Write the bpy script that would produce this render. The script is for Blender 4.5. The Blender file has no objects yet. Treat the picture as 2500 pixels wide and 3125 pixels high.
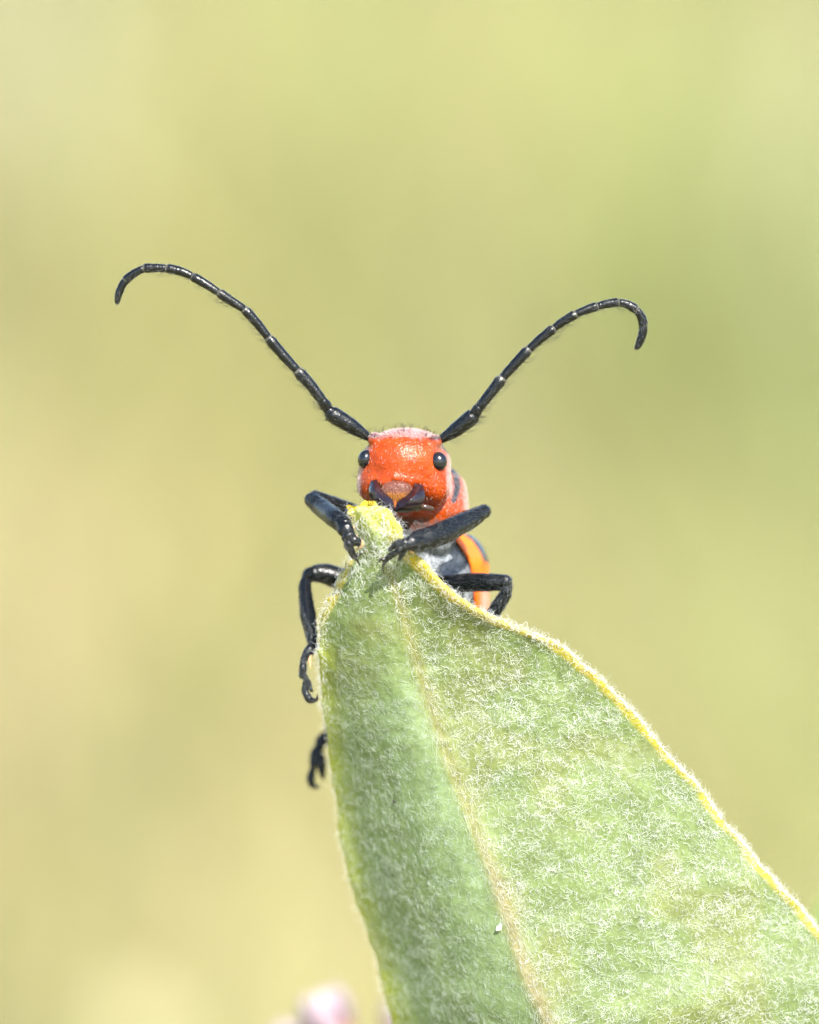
import bpy, math, random
import numpy as np
from mathutils import Vector

# ---------------------------------------------------------------- scene, camera, light
# A macro photograph: 1 Blender unit = 1 cm (unit scale 0.01), so the beetle is ~1.4 cm long.
sc = bpy.context.scene
sc.unit_settings.system = 'METRIC'
sc.unit_settings.scale_length = 0.01
sc.unit_settings.length_unit = 'CENTIMETERS'
rng = np.random.default_rng(11)
random.seed(5)

PITCH = math.radians(10.0)
S = np.array([0.0, 0.0, 70.0])                       # the point in focus: 70 cm above the ground
F = np.array([0.0, math.cos(PITCH), -math.sin(PITCH)])
R = np.array([1.0, 0.0, 0.0])
U = np.array([0.0, math.sin(PITCH), math.cos(PITCH)])
DIST = 20.0
K = 2.6 / 2500.0                                     # cm per photo pixel at the focus distance
CAM = S - F * DIST

cd = bpy.data.cameras.new('camera')
cam = bpy.data.objects.new('camera', cd)
sc.collection.objects.link(cam)
cam.location = CAM
cam.rotation_euler = (math.pi / 2 - PITCH, 0, 0)
cd.sensor_fit = 'VERTICAL'
cd.sensor_height = 36.0
cd.lens = 18.0 / (3125 * K / 2 / DIST)
cd.clip_start = 0.5
cd.clip_end = 60000
cd.dof.use_dof = True
cd.dof.focus_distance = DIST - 0.075
APERTURE = 0.70                                      # pupil diameter in cm (about f/14 at 1:1)
cd.dof.aperture_fstop = cd.lens * 1e-3 / APERTURE
sc.camera = cam

# direction towards the sun: from the right, above and behind the camera
TOSUN = 0.27 * R + 0.61 * U - 0.74 * F
TOSUN = TOSUN / np.linalg.norm(TOSUN)
w = bpy.data.worlds.new('World')
sc.world = w
w.use_nodes = True
nt = w.node_tree
sky = nt.nodes.new('ShaderNodeTexSky')
sky.sky_type = 'NISHITA'
sky.sun_disc = False
sky.sun_elevation = math.asin(TOSUN[2])
sky.sun_rotation = math.atan2(TOSUN[0], TOSUN[1])
nt.links.new(sky.outputs[0], nt.nodes['Background'].inputs[0])
nt.nodes['Background'].inputs[1].default_value = 0.15
sl = bpy.data.lights.new('sun', 'SUN')
sl.energy = 4.8
sl.angle = math.radians(0.5)
sl.color = (1.0, 0.955, 0.88)
sun = bpy.data.objects.new('sun', sl)
sc.collection.objects.link(sun)
sun.location = S + TOSUN * 60
sun.rotation_euler = Vector(TOSUN).to_track_quat('Z', 'Y').to_euler()
sc.view_settings.view_transform = 'Standard'
sc.view_settings.look = 'None'
sc.view_settings.gamma = 1.0
sc.view_settings.use_curve_mapping = False
sc.view_settings.exposure = 1.31
sc.cycles.use_denoising = True
sc.cycles.denoising_input_passes = 'RGB'
sc.cycles.max_bounces = 6
sc.cycles.transparent_max_bounces = 12

# ---------------------------------------------------------------- helpers
COL = sc.collection


def L(p):
    """local macro coordinates (photo px right, px down, px away) -> world cm; a plain rotation and scale"""
    p = np.asarray(p, float)
    return S + K * ((p[..., 0:1] - 1250) * R - (p[..., 1:2] - 1562.5) * U + p[..., 2:3] * F)


def prop(o, label=None, cat=None, group=None, kind=None):
    for k, v in (('label', label), ('category', cat), ('group', group), ('kind', kind)):
        if v:
            o[k] = v
    return o


def empty(name, loc):
    o = bpy.data.objects.new(name, None)
    o.empty_display_size = 0.5
    COL.objects.link(o)
    o.location = loc
    return o


def base_of(parent):
    while parent is not None and parent.parent is not None:
        parent = parent.parent
    return np.array(parent.location) if parent is not None else np.zeros(3)


def mesh(name, verts, faces, mat, parent=None, col=None, smooth=True):
    """verts in world cm; faces: list or (n,4)/(n,3) array"""
    me = bpy.data.meshes.new(name)
    v = np.asarray(verts, float) - base_of(parent)
    if isinstance(faces, np.ndarray):
        n, k = faces.shape
        me.vertices.add(len(v))
        me.vertices.foreach_set('co', v.astype(np.float32).ravel())
        me.loops.add(n * k)
        me.loops.foreach_set('vertex_index', faces.astype(np.int32).ravel())
        me.polygons.add(n)
        me.polygons.foreach_set('loop_start', np.arange(0, n * k, k, dtype=np.int32))
        me.update(calc_edges=True)
        me.validate()
    else:
        me.from_pydata([tuple(x) for x in v], [], faces)
        me.update()
    if smooth:
        me.polygons.foreach_set('use_smooth', np.ones(len(me.polygons), bool))
    if col is not None:
        c = np.ones((len(v), 4), np.float32)
        c[:, :3] = col
        a = me.attributes.new('col', 'FLOAT_COLOR', 'POINT')
        a.data.foreach_set('color', c.ravel())
    me.materials.append(mat)
    o = bpy.data.objects.new(name, me)
    COL.objects.link(o)
    if parent is not None:
        o.parent = parent
    return o


def hairs(name, pts, rad, mat, parent):
    """pts (n, m, 3) world cm, rad (n, m) cm"""
    n, m = pts.shape[:2]
    c = bpy.data.hair_curves.new(name)
    c.add_curves([m] * n)
    c.position_data.foreach_set('vector', (pts - base_of(parent)).astype(np.float32).ravel())
    a = c.attributes.get('radius') or c.attributes.new('radius', 'FLOAT', 'POINT')
    a.data.foreach_set('value', rad.astype(np.float32).ravel())
    c.materials.append(mat)
    o = bpy.data.objects.new(name, c)
    COL.objects.link(o)
    o.parent = parent
    o['kind'] = 'stuff'
    return o


def norm(v):
    return v / np.maximum(np.linalg.norm(v, axis=-1, keepdims=True), 1e-9)


def sstep(a, b, x):
    t = np.clip((x - a) / (b - a), 0, 1)
    return t * t * (3 - 2 * t)


_lat = rng.random((64, 64, 64))


def vnoise(p, scale):
    """smooth value noise in 0..1 of points (n,3)"""
    q = np.asarray(p, float) / scale + 100.0
    i = np.floor(q).astype(int)
    f = q - i
    f = f * f * (3 - 2 * f)
    out = 0
    for a in (0, 1):
        for b in (0, 1):
            for c in (0, 1):
                wgt = (f[..., 0] if a else 1 - f[..., 0]) * (f[..., 1] if b else 1 - f[..., 1]) * (f[..., 2] if c else 1 - f[..., 2])
                out = out + wgt * _lat[(i[..., 0] + a) % 64, (i[..., 1] + b) % 64, (i[..., 2] + c) % 64]
    return out


def spline(ctrl, u):
    """Catmull-Rom through ctrl (n,k) at parameters u in 0..n-1"""
    c = np.asarray(ctrl, float)
    n = len(c)
    e = np.vstack([2 * c[0] - c[1], c, 2 * c[-1] - c[-2]])
    u = np.clip(np.asarray(u, float), 0, n - 1 - 1e-9)
    i = np.floor(u).astype(int)
    t = (u - i)[:, None]
    p0, p1, p2, p3 = e[i], e[i + 1], e[i + 2], e[i + 3]
    return 0.5 * ((2 * p1) + (-p0 + p2) * t + (2 * p0 - 5 * p1 + 4 * p2 - p3) * t ** 2 + (-p0 + 3 * p1 - 3 * p2 + p3) * t ** 3)


def sweep(path, ra, rb=None, side=(0, 0, 1), ring=18, power=2.0, cap=True):
    """tube along path (n,3) with half widths ra (across the path and `side`) and rb (along `side`);
    power > 2 gives a boxier section. Rounded ends. Returns verts (px space) and quads/tri fan list."""
    p = np.asarray(path, float)
    ra = np.asarray(ra, float) * np.ones(len(p))
    rb = ra if rb is None else np.asarray(rb, float) * np.ones(len(p))
    if cap:
        t0 = norm(p[0] - p[1]); t1 = norm(p[-1] - p[-2])
        k = np.array([0.25, 0.6, 0.88])
        sa = np.sqrt(1 - k[::-1] ** 2)
        m0 = min(ra[0], rb[0]); m1 = min(ra[-1], rb[-1])
        pre = p[0] + t0 * (k[::-1] * m0)[:, None]
        post = p[-1] + t1 * (k * m1)[:, None]
        p = np.vstack([pre, p, post])
        ra = np.concatenate([ra[0] * sa, ra, ra[-1] * sa[::-1]])
        rb = np.concatenate([rb[0] * sa, rb, rb[-1] * sa[::-1]])
    n = len(p)
    T = norm(np.gradient(p, axis=0))
    s = np.asarray(side, float)
    if s.ndim == 1:
        s = np.tile(s, (n, 1))
    A = norm(np.cross(T, s))
    B = norm(np.cross(A, T))
    th = np.linspace(0, 2 * math.pi, ring, endpoint=False)
    c, d = np.cos(th), np.sin(th)
    c = np.sign(c) * np.abs(c) ** (2 / power)
    d = np.sign(d) * np.abs(d) ** (2 / power)
    v = p[:, None] + A[:, None] * (ra[:, None] * c)[..., None] + B[:, None] * (rb[:, None] * d)[..., None]
    v = v.reshape(-1, 3)
    f = []
    for i in range(n - 1):
        for j in range(ring):
            k2 = (j + 1) % ring
            f.append((i * ring + j, (i + 1) * ring + j, (i + 1) * ring + k2, i * ring + k2))
    a0 = len(v)
    v = np.vstack([v, p[0] + (p[0] - p[1]) * 0.1, p[-1] + (p[-1] - p[-2]) * 0.1])
    for j in range(ring):
        k2 = (j + 1) % ring
        f.append((a0, j, k2))
        f.append((a0 + 1, (n - 1) * ring + k2, (n - 1) * ring + j))
    return v, f


class Batch:
    def __init__(self):
        self.v, self.f, self.c, self.n = [], [], [], 0

    def add(self, vf, col=None):
        v, f = vf
        self.v.append(np.asarray(v, float))
        self.f += [tuple(i + self.n for i in q) for q in f]
        self.c.append(np.tile(np.asarray(col if col is not None else (1, 1, 1), float), (len(v), 1)) if np.ndim(col) < 2 else col)
        self.n += len(v)
        return self

    def build(self, name, mat, parent, world=False, smooth=True):
        v = np.vstack(self.v)
        o = mesh(name, v if world else L(v), self.f, mat, parent, np.vstack(self.c), smooth)
        return o


def vdb_mesh(fn, lo, hi, h):
    """zero surface of the distance function fn over a box, as quads in px space"""
    import openvdb
    lo = np.asarray(lo, float)
    n = np.ceil((np.asarray(hi, float) - lo) / h).astype(int) + 1
    ax = [lo[i] + h * np.arange(n[i]) for i in range(3)]
    g = np.stack(np.meshgrid(*ax, indexing='ij'), -1)
    val = fn(g.reshape(-1, 3)).reshape(n).astype(np.float32)
    grid = openvdb.FloatGrid(float(h * 4))
    grid.copyFromArray(np.clip(val, -h * 4, h * 4))
    p, q = grid.convertToQuads(isovalue=0.0)
    p = np.asarray(p, float) * h + lo
    q = np.asarray(q, int)
    # orient outwards
    a, b, c = p[q[:, 0]], p[q[:, 1]], p[q[:, 2]]
    nn = norm(np.cross(b - a, c - a))
    m = p[q].mean(1)
    if (fn(m + nn * h) - fn(m - nn * h)).mean() < 0:
        q = q[:, ::-1]
    return p, np.ascontiguousarray(q)


def ell(p, c, r, rot=0.0):
    d = p - np.asarray(c, float)
    if rot:
        co, si = math.cos(rot), math.sin(rot)
        d = np.stack([d[:, 0] * co + d[:, 1] * si, -d[:, 0] * si + d[:, 1] * co, d[:, 2]], 1)
    r = np.asarray(r, float)
    k0 = np.linalg.norm(d / r, axis=1)
    k1 = np.linalg.norm(d / r ** 2, axis=1)
    return k0 * (k0 - 1) / np.maximum(k1, 1e-9)


def cap(p, a, b, ra, rb):
    a = np.asarray(a, float); b = np.asarray(b, float)
    ab = b - a
    t = np.clip(((p - a) @ ab) / (ab @ ab), 0, 1)
    return np.linalg.norm(p - a - t[:, None] * ab, axis=1) - (ra + (rb - ra) * t)


def smin(a, b, k):
    h = np.clip(0.5 + 0.5 * (b - a) / k, 0, 1)
    return b + (a - b) * h - k * h * (1 - h)


def smax(a, b, k):
    return -smin(-a, -b, k)


def scatter(v, f, n, dens=None):
    """random surface points on quads/tris in px space: points, normals"""
    tri = []
    if isinstance(f, np.ndarray) and f.shape[1] == 4:
        tri = np.vstack([f[:, [0, 1, 2]], f[:, [0, 2, 3]]])
    else:
        for q in f:
            tri.append(q[:3])
            if len(q) == 4:
                tri.append((q[0], q[2], q[3]))
        tri = np.array(tri)
    a, b, c = v[tri[:, 0]], v[tri[:, 1]], v[tri[:, 2]]
    cr = np.cross(b - a, c - a)
    ar = np.linalg.norm(cr, axis=1)
    if dens is not None:
        ar = ar * np.maximum(dens((a + b + c) / 3, norm(cr)), 0)
    i = rng.choice(len(tri), n, p=ar / ar.sum())
    s, t = rng.random(n), rng.random(n)
    k = s + t > 1
    s[k], t[k] = 1 - s[k], 1 - t[k]
    return a[i] + (b[i] - a[i]) * s[:, None] + (c[i] - a[i]) * t[:, None], norm(cr[i])


def strands(p, nrm, comb, length, lift, curl, m=6, jitter=0.5):
    """hair polylines in px space, combed along `comb`, lifting off by `lift`, curling sideways"""
    n = len(p)
    comb = comb + rng.normal(0, jitter, (n, 3))
    tan = norm(comb - nrm * (comb * nrm).sum(1, keepdims=True))
    bi = np.cross(nrm, tan)
    length = np.asarray(length) * np.ones(n)
    lift = np.asarray(lift) * np.ones(n)
    ph = rng.random(n) * 6.28
    amp = curl * rng.normal(0, 1, n)
    amp2 = curl * rng.normal(0, 0.6, n)
    t = np.linspace(0, 1, m)
    out = np.zeros((n, m, 3))
    for k, u in enumerate(t):
        up = lift * (np.sin(u * 1.9) - 0.35 * u)
        fw = np.sqrt(np.maximum(1 - lift ** 2 * 0.5, 0.1)) * (u - 0.15 * np.abs(amp) * u * u)
        sd = amp * u * u + amp2 * (np.sin(ph + u * 5) - np.sin(ph)) * u
        out[:, k] = p + (tan * fw[:, None] + nrm * up[:, None] + bi * sd[:, None]) * length[:, None]
    return out


def curls(p, nrm, comb, length, m=9):
    """hairs that leave the surface and bend round into hooks and loops"""
    n = len(p)
    comb = comb + rng.normal(0, 0.5, (n, 3))
    tan = norm(comb - nrm * (comb * nrm).sum(1, keepdims=True))
    bi = np.cross(nrm, tan)
    a = rng.uniform(-0.5, 0.9, n)
    kap = rng.choice([-1, 1], n) * rng.uniform(0.6, 4.6, n)
    tw = rng.normal(0, 0.5, n)
    out = np.zeros((n, m, 3))
    out[:, 0] = p
    step = (np.asarray(length) / (m - 1))[:, None]
    for k in range(1, m):
        u = k / (m - 1)
        an = a + kap * u
        d = nrm * np.cos(an)[:, None] + tan * np.sin(an)[:, None] + bi * (tw * u)[:, None]
        out[:, k] = out[:, k - 1] + norm(d) * step
    return out


def hair_obj(name, st, r, mat, parent, tip=0.35):
    n, m = st.shape[:2]
    prof = np.linspace(1, tip, m)
    r = np.asarray(r) * np.ones(n)
    return hairs(name, L(st), r[:, None] * prof[None] * K, mat, parent)


# ---------------------------------------------------------------- materials
def material(name, base=(0.5, 0.5, 0.5), rough=0.5, spec=0.5, attr=False, noise=None, bump=None,
             sheen=0.0, coat=0.0, transl=None, sss=0.0, clear=0.0):
    m = bpy.data.materials.new(name)
    m.use_nodes = True
    t = m.node_tree
    N, LK = t.nodes, t.links
    b = N['Principled BSDF']
    b.inputs['Roughness'].default_value = rough
    b.inputs['Specular IOR Level'].default_value = spec
    b.inputs['Sheen Weight'].default_value = sheen
    b.inputs['Sheen Roughness'].default_value = 0.5
    b.inputs['Sheen Tint'].default_value = (0.75, 0.85, 1.0, 1)
    b.inputs['Coat Weight'].default_value = coat
    b.inputs['Coat Roughness'].default_value = 0.2
    if sss:
        b.inputs['Subsurface Weight'].default_value = sss
        b.inputs['Subsurface Radius'].default_value = (0.02, 0.008, 0.004)
        b.inputs['Subsurface Scale'].default_value = 1.0
    tc = N.new('ShaderNodeTexCoord')
    if attr:
        a = N.new('ShaderNodeAttribute')
        a.attribute_name = 'col'
        cur = a.outputs['Color']
    else:
        c = N.new('ShaderNodeRGB')
        c.outputs[0].default_value = (*base, 1)
        cur = c.outputs[0]
    for (scale, lo, hi) in (noise or []):
        nz = N.new('ShaderNodeTexNoise')
        nz.inputs['Scale'].default_value = scale
        nz.inputs['Detail'].default_value = 4
        LK.new(tc.outputs['Object'], nz.inputs['Vector'])
        mr = N.new('ShaderNodeMapRange')
        mr.inputs['From Min'].default_value = 0.3
        mr.inputs['From Max'].default_value = 0.7
        mr.inputs['To Min'].default_value = lo
        mr.inputs['To Max'].default_value = hi
        LK.new(nz.outputs['Fac'], mr.inputs['Value'])
        mx = N.new('ShaderNodeMix')
        mx.data_type = 'RGBA'
        mx.blend_type = 'MULTIPLY'
        mx.inputs['Factor'].default_value = 1.0
        LK.new(cur, mx.inputs[6])
        LK.new(mr.outputs[0], mx.inputs[7])
        cur = mx.outputs[2]
    LK.new(cur, b.inputs['Base Color'])
    prev = None
    for (kind, scale, strength, dist) in (bump or []):
        if kind == 'v':
            tx = N.new('ShaderNodeTexVoronoi')
            out = tx.outputs['Distance']
        else:
            tx = N.new('ShaderNodeTexNoise')
            tx.inputs['Detail'].default_value = 3
            out = tx.outputs['Fac']
        tx.inputs['Scale'].default_value = scale
        LK.new(tc.outputs['Object'], tx.inputs['Vector'])
        bp = N.new('ShaderNodeBump')
        bp.inputs['Strength'].default_value = strength
        bp.inputs['Distance'].default_value = dist
        LK.new(out, bp.inputs['Height'])
        if prev is not None:
            LK.new(prev, bp.inputs['Normal'])
        prev = bp.outputs['Normal']
    if prev is not None:
        LK.new(prev, b.inputs['Normal'])
    if transl:
        tr = N.new('ShaderNodeBsdfTranslucent')
        gm = N.new('ShaderNodeMix')
        gm.data_type = 'RGBA'
        gm.blend_type = 'MULTIPLY'
        gm.inputs['Factor'].default_value = 1
        gm.inputs[7].default_value = (*transl[1], 1)
        LK.new(cur, gm.inputs[6])
        LK.new(gm.outputs[2], tr.inputs['Color'])
        ms = N.new('ShaderNodeMixShader')
        ms.inputs[0].default_value = transl[0]
        LK.new(b.outputs[0], ms.inputs[1])
        LK.new(tr.outputs[0], ms.inputs[2])
        LK.new(ms.outputs[0], N['Material Output'].inputs[0])
    if clear:                                           # glassy: part of the light passes straight through
        src = N['Material Output'].inputs[0].links[0].from_socket
        tp = N.new('ShaderNodeBsdfTransparent')
        m2 = N.new('ShaderNodeMixShader')
        m2.inputs[0].default_value = 1 - clear
        LK.new(tp.outputs[0], m2.inputs[1])
        LK.new(src, m2.inputs[2])
        LK.new(m2.outputs[0], N['Material Output'].inputs[0])
    return m


M = {}
M['leaf'] = material('leaf', attr=True, rough=0.55, spec=0.3, noise=[(9, 0.85, 1.12), (60, 0.82, 1.15)],
                     bump=[('n', 70, 0.35, 0.004), ('n', 380, 0.4, 0.0012)], transl=(0.3, (1.15, 1.2, 0.6)))
M['leaf_hair'] = material('leaf_hair', (0.84, 0.85, 0.84), rough=0.2, spec=0.6, transl=(0.4, (1, 1, 1)), clear=0.4)
M['silky_hair'] = material('silky_hair', (0.74, 0.80, 0.76), rough=0.35, spec=0.5, transl=(0.4, (1, 1, 1)), clear=0.5)
M['chitin'] = material('black_chitin', attr=True, rough=0.31, spec=0.33, sheen=0.0, noise=[(40, 0.6, 1.4)],
                       bump=[('v', 150, 0.35, 0.002), ('n', 300, 0.35, 0.001)])
M['mandible'] = material('mandible', attr=True, rough=0.24, spec=0.6, noise=[(50, 0.75, 1.25)], bump=[('n', 60, 0.35, 0.003)])
M['eye'] = material('compound_eye', (0.006, 0.007, 0.010), rough=0.22, spec=0.6, bump=[('v', 330, 0.25, 0.0005)])
M['body'] = material('body_cuticle', attr=True, rough=0.27, spec=0.30, noise=[(22, 0.8, 1.15), (110, 0.78, 1.15)],
                     bump=[('n', 30, 0.6, 0.009), ('n', 120, 0.6, 0.003), ('n', 260, 0.6, 0.0015)], sss=0.0)
M['elytron'] = material('elytron', attr=True, rough=0.25, spec=0.5, noise=[(30, 0.88, 1.1)], bump=[('v', 60, 0.35, 0.003)], coat=0.3, sss=0.1)
M['pale_hair'] = material('pale_hair', (0.56, 0.42, 0.38), rough=0.3, spec=0.5)
M['brown_hair'] = material('brown_hair', (0.22, 0.10, 0.065), rough=0.35, spec=0.5)
M['grey_hair'] = material('grey_hair', (0.11, 0.12, 0.125), rough=0.4, spec=0.5)
M['dark_hair'] = material('dark_hair', (0.03, 0.028, 0.022), rough=0.4, spec=0.4)
M['amber_hair'] = material('amber_hair', (0.34, 0.13, 0.02), rough=0.4, spec=0.4)
M['stem'] = material('plant_stem', (0.16, 0.24, 0.07), rough=0.6, noise=[(6, 0.8, 1.2)], bump=[('n', 20, 0.4, 0.02)])
M['petal'] = material('petal', attr=True, rough=0.5, spec=0.4, noise=[(12, 0.85, 1.1)], transl=(0.25, (1, 1, 1)))
M['grass'] = material('meadow_grass', attr=True, rough=0.55, spec=0.3, transl=(0.3, (1, 1, 0.9)))
M['droplet'] = material('latex_droplet', (0.9, 0.9, 0.86), rough=0.12, spec=0.5, bump=[('n', 40, 0.1, 0.003)])
M['speck'] = material('speck', (0.01, 0.01, 0.008), rough=0.6, bump=[('n', 200, 0.5, 0.002)])
M['soil'] = material('meadow_soil', attr=False, base=(0.33, 0.30, 0.13), rough=0.9, spec=0.1,
                     noise=[(0.02, 0.8, 1.2), (0.25, 0.75, 1.2)], bump=[('n', 0.8, 0.6, 1.0)])

# ---------------------------------------------------------------- the ground, one sheet to the horizon
gx = np.concatenate([-np.geomspace(40, 25000, 40)[::-1], np.linspace(-35, 35, 3), np.geomspace(40, 25000, 40)])
X, Y = np.meshgrid(gx, gx, indexing='ij')
far = np.hypot(X, Y)
Z = 3.0 * (vnoise(np.stack([X, Y, 0 * X], -1), 90.0) - 0.5) * np.exp(-far / 4000) - 1.0
n = len(gx)
ii, jj = np.meshgrid(np.arange(n - 1), np.arange(n - 1), indexing='ij')
q = np.stack([ii * n + jj, (ii + 1) * n + jj, (ii + 1) * n + jj + 1, ii * n + jj + 1], -1).reshape(-1, 4)
ground = mesh('ground', np.stack([X, Y, Z], -1).reshape(-1, 3), q, M['soil'])
prop(ground, kind='structure')


# ---------------------------------------------------------------- meadow grass behind the plant
def to_px(p):
    d = p - CAM
    D = d @ F
    return 1250 + (d @ R) / D / K * DIST, 1562.5 - (d @ U) / D / K * DIST


STRAW = np.array([0.410, 0.350, 0.205])
TAN = np.array([0.450, 0.330, 0.195])
YGREEN = np.array([0.368, 0.345, 0.128])
GREEN = np.array([0.305, 0.353, 0.132])
PALE = np.array([0.370, 0.345, 0.235])


def meadow(nb):
    D = np.concatenate([rng.uniform(110, 620, int(nb * 0.8)), rng.uniform(620, 1500, nb - int(nb * 0.8))])
    x = rng.normal(0, 1, nb) * (18 + D * 0.20)
    y = D - 15 + rng.normal(0, 6, nb)
    h = rng.uniform(22, 48, nb) * (0.8 + 0.5 * vnoise(np.stack([x, y, 0 * x], 1), 35.0))
    # never into the line of sight of the beetle: keep well under it near the plant
    h = np.minimum(h, np.maximum(8, 64 - 0.02 * D))
    z0 = -1.0 + 0 * h
    wid = rng.uniform(0.25, 0.6, nb)
    az = rng.uniform(0, 2 * math.pi, nb)
    lean = rng.uniform(0.1, 0.6, nb)
    fa = rng.uniform(-0.9, 0.9, nb)
    base = np.stack([x, y, z0], 1)
    mid = base + np.stack([np.cos(az) * lean * h * 0.5, np.sin(az) * lean * h * 0.5, h * 0.75], 1)
    px, py = to_px(mid)
    pr = np.stack([px, py, D * 2], 1)
    # plants of different kinds grow in patches: straw, tan seed heads, yellow-green and green blades
    g = lambda cx, cy, sx, sy: np.exp(-((px - cx) / sx) ** 2 - ((py - cy) / sy) ** 2)
    wt = np.stack([
        0.35 + 1.2 * vnoise(pr + 900, 700.0),
        0.05 + 1.6 * g(150, 1850, 600, 500) + 1.6 * g(930, 2750, 350, 500) + 0.7 * g(500, 1150, 450, 300) + 0.7 * g(1280, 250, 300, 250) + 1.0 * g(1000, 650, 480, 380),
        1.0 + 0.8 * vnoise(pr + 300, 600.0) + 1.3 * g(1250, 900, 900, 600),
        0.25 + 0.9 * vnoise(pr + 5000, 500.0) + 1.8 * g(2450, 1000, 500, 800) + 1.4 * g(1800, 600, 500, 500) + 1.0 * g(1500, 1300, 400, 400) + 0.8 * g(2300, 1800, 400, 600) + 1.0 * g(800, 200, 350, 300) + 0.9 * g(450, 2500, 450, 500) + 0.6 * g(150, 900, 350, 400),
        0.15 + 1.9 * g(0, 200, 500, 700) + 1.5 * g(2450, 300, 300, 500) + 1.2 * g(100, 2900, 600, 400) + 0.4 * g(1900, 1700, 500, 400)], 1)
    wt = wt ** 1.9
    cum = np.cumsum(wt / wt.sum(1, keepdims=True), 1)
    kind = (rng.random(nb)[:, None] > cum).sum(1).clip(0, 4)
    pal = np.stack([STRAW, TAN, YGREEN, GREEN, PALE])
    colr = pal[kind] * rng.uniform(0.8, 1.2, (nb, 1)) * np.interp(D, [200, 480], [1.0, 0.80])[:, None]  # far blades darkened in colour to offset their brighter, less shaded light
    m = 5
    V = np.zeros((nb, m, 2, 3))
    C = np.zeros((nb, m, 2, 3))
    for k, u in enumerate(np.linspace(0, 1, m)):
        c = base + np.stack([np.cos(az) * lean * h * u ** 2, np.sin(az) * lean * h * u ** 2, h * (u - 0.25 * lean * u ** 3)], 1)
        wd = wid * (1 - u ** 2.2) + 0.02
        s = np.stack([np.cos(fa), np.sin(fa), 0 * fa], 1)
        V[:, k, 0] = c - s * wd[:, None]
        V[:, k, 1] = c + s * wd[:, None]
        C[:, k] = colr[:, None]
    idx = np.arange(nb)[:, None] * (2 * m)
    fs = []
    for k in range(m - 1):
        fs.append(np.concatenate([idx + 2 * k, idx + 2 * k + 1, idx + 2 * k + 3, idx + 2 * k + 2], 1))
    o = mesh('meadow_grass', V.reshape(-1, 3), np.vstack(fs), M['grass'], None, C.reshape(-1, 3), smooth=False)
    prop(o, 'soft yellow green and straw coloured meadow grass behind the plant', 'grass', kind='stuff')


meadow(42000)

# ---------------------------------------------------------------- the milkweed plant
plant = empty('milkweed_plant', (K * 700, 5.5, -1.0))
prop(plant, 'fuzzy green milkweed plant whose leaf tip carries the red beetle', 'plant')

ROWS = np.array([
    # left margin          midrib               right margin
    [1072, 1534, -145, 1092, 1526, -152, 1120, 1527, -148],
    [1062, 1556, -138, 1112, 1560, -160, 1168, 1543, -152],
    [1070, 1612, -118, 1142, 1622, -158, 1216, 1600, -165],
    [1074, 1680, -92, 1166, 1690, -148, 1240, 1668, -178],
    [1042, 1750, -58, 1190, 1752, -125, 1300, 1724, -182],
    [1000, 1835, -25, 1222, 1838, -95, 1405, 1828, -165],
    [975, 1925, 10, 1247, 1930, -65, 1550, 1903, -132],
    [970, 2010, 60, 1272, 2015, -40, 1690, 1957, -104],
    [974, 2100, 125, 1300, 2105, -25, 1806, 2048, -78],
    [984, 2200, 180, 1333, 2210, -20, 1917, 2152, -55],
    [1000, 2320, 250, 1370, 2330, -20, 2022, 2278, -35],
    [1021, 2483, 315, 1430, 2483, -25, 2150, 2421, -15],
    [1053, 2691, 360, 1511, 2691, -30, 2300, 2610, 5],
    [1098, 2830, 380, 1560, 2840, -32, 2440, 2765, 25],
    [1146, 2974, 390, 1605, 2974, -34, 2560, 2905, 45],
    [1184, 3125, 400, 1672, 3125, -36, 2680, 3060, 60],
    [1260, 3400, 450, 1790, 3400, 20, 2800, 3400, 190],
    [1500, 3900, 650, 2030, 3900, 90, 2820, 3950, 280],
    [1850, 4500, 640, 2300, 4500, 260, 2720, 4550, 450],
    [2250, 5000, 640, 2500, 5000, 500, 2700, 5020, 600],
    [2560, 5300, 760, 2600, 5300, 740, 2640, 5300, 760]], float)
NS = 260
us = np.concatenate([np.linspace(0, 3, 50, endpoint=False), np.linspace(3, 15.2, 165, endpoint=False), np.linspace(15.2, 20, NS - 215)])
RS = spline(ROWS, us)
for a_, k_ in ((0, 7), (6, 9)):                      # the rounded rim adds its own radius outside this line
    RS[:, a_:a_ + 3] += norm(RS[:, 3:6] - RS[:, a_:a_ + 3]) * np.minimum(k_, 0.45 * np.linalg.norm(RS[:, 3:6] - RS[:, a_:a_ + 3], axis=1))[:, None]
RS[:, [1, 4, 7]] += (20 * np.clip(1 - us / 1.6, 0, 1))[:, None]
tl = np.linspace(-1, 0, 38, endpoint=False)
tr_ = np.linspace(0, 1, 58)
tt = np.concatenate([tl, tr_])
NT = len(tt)


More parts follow.
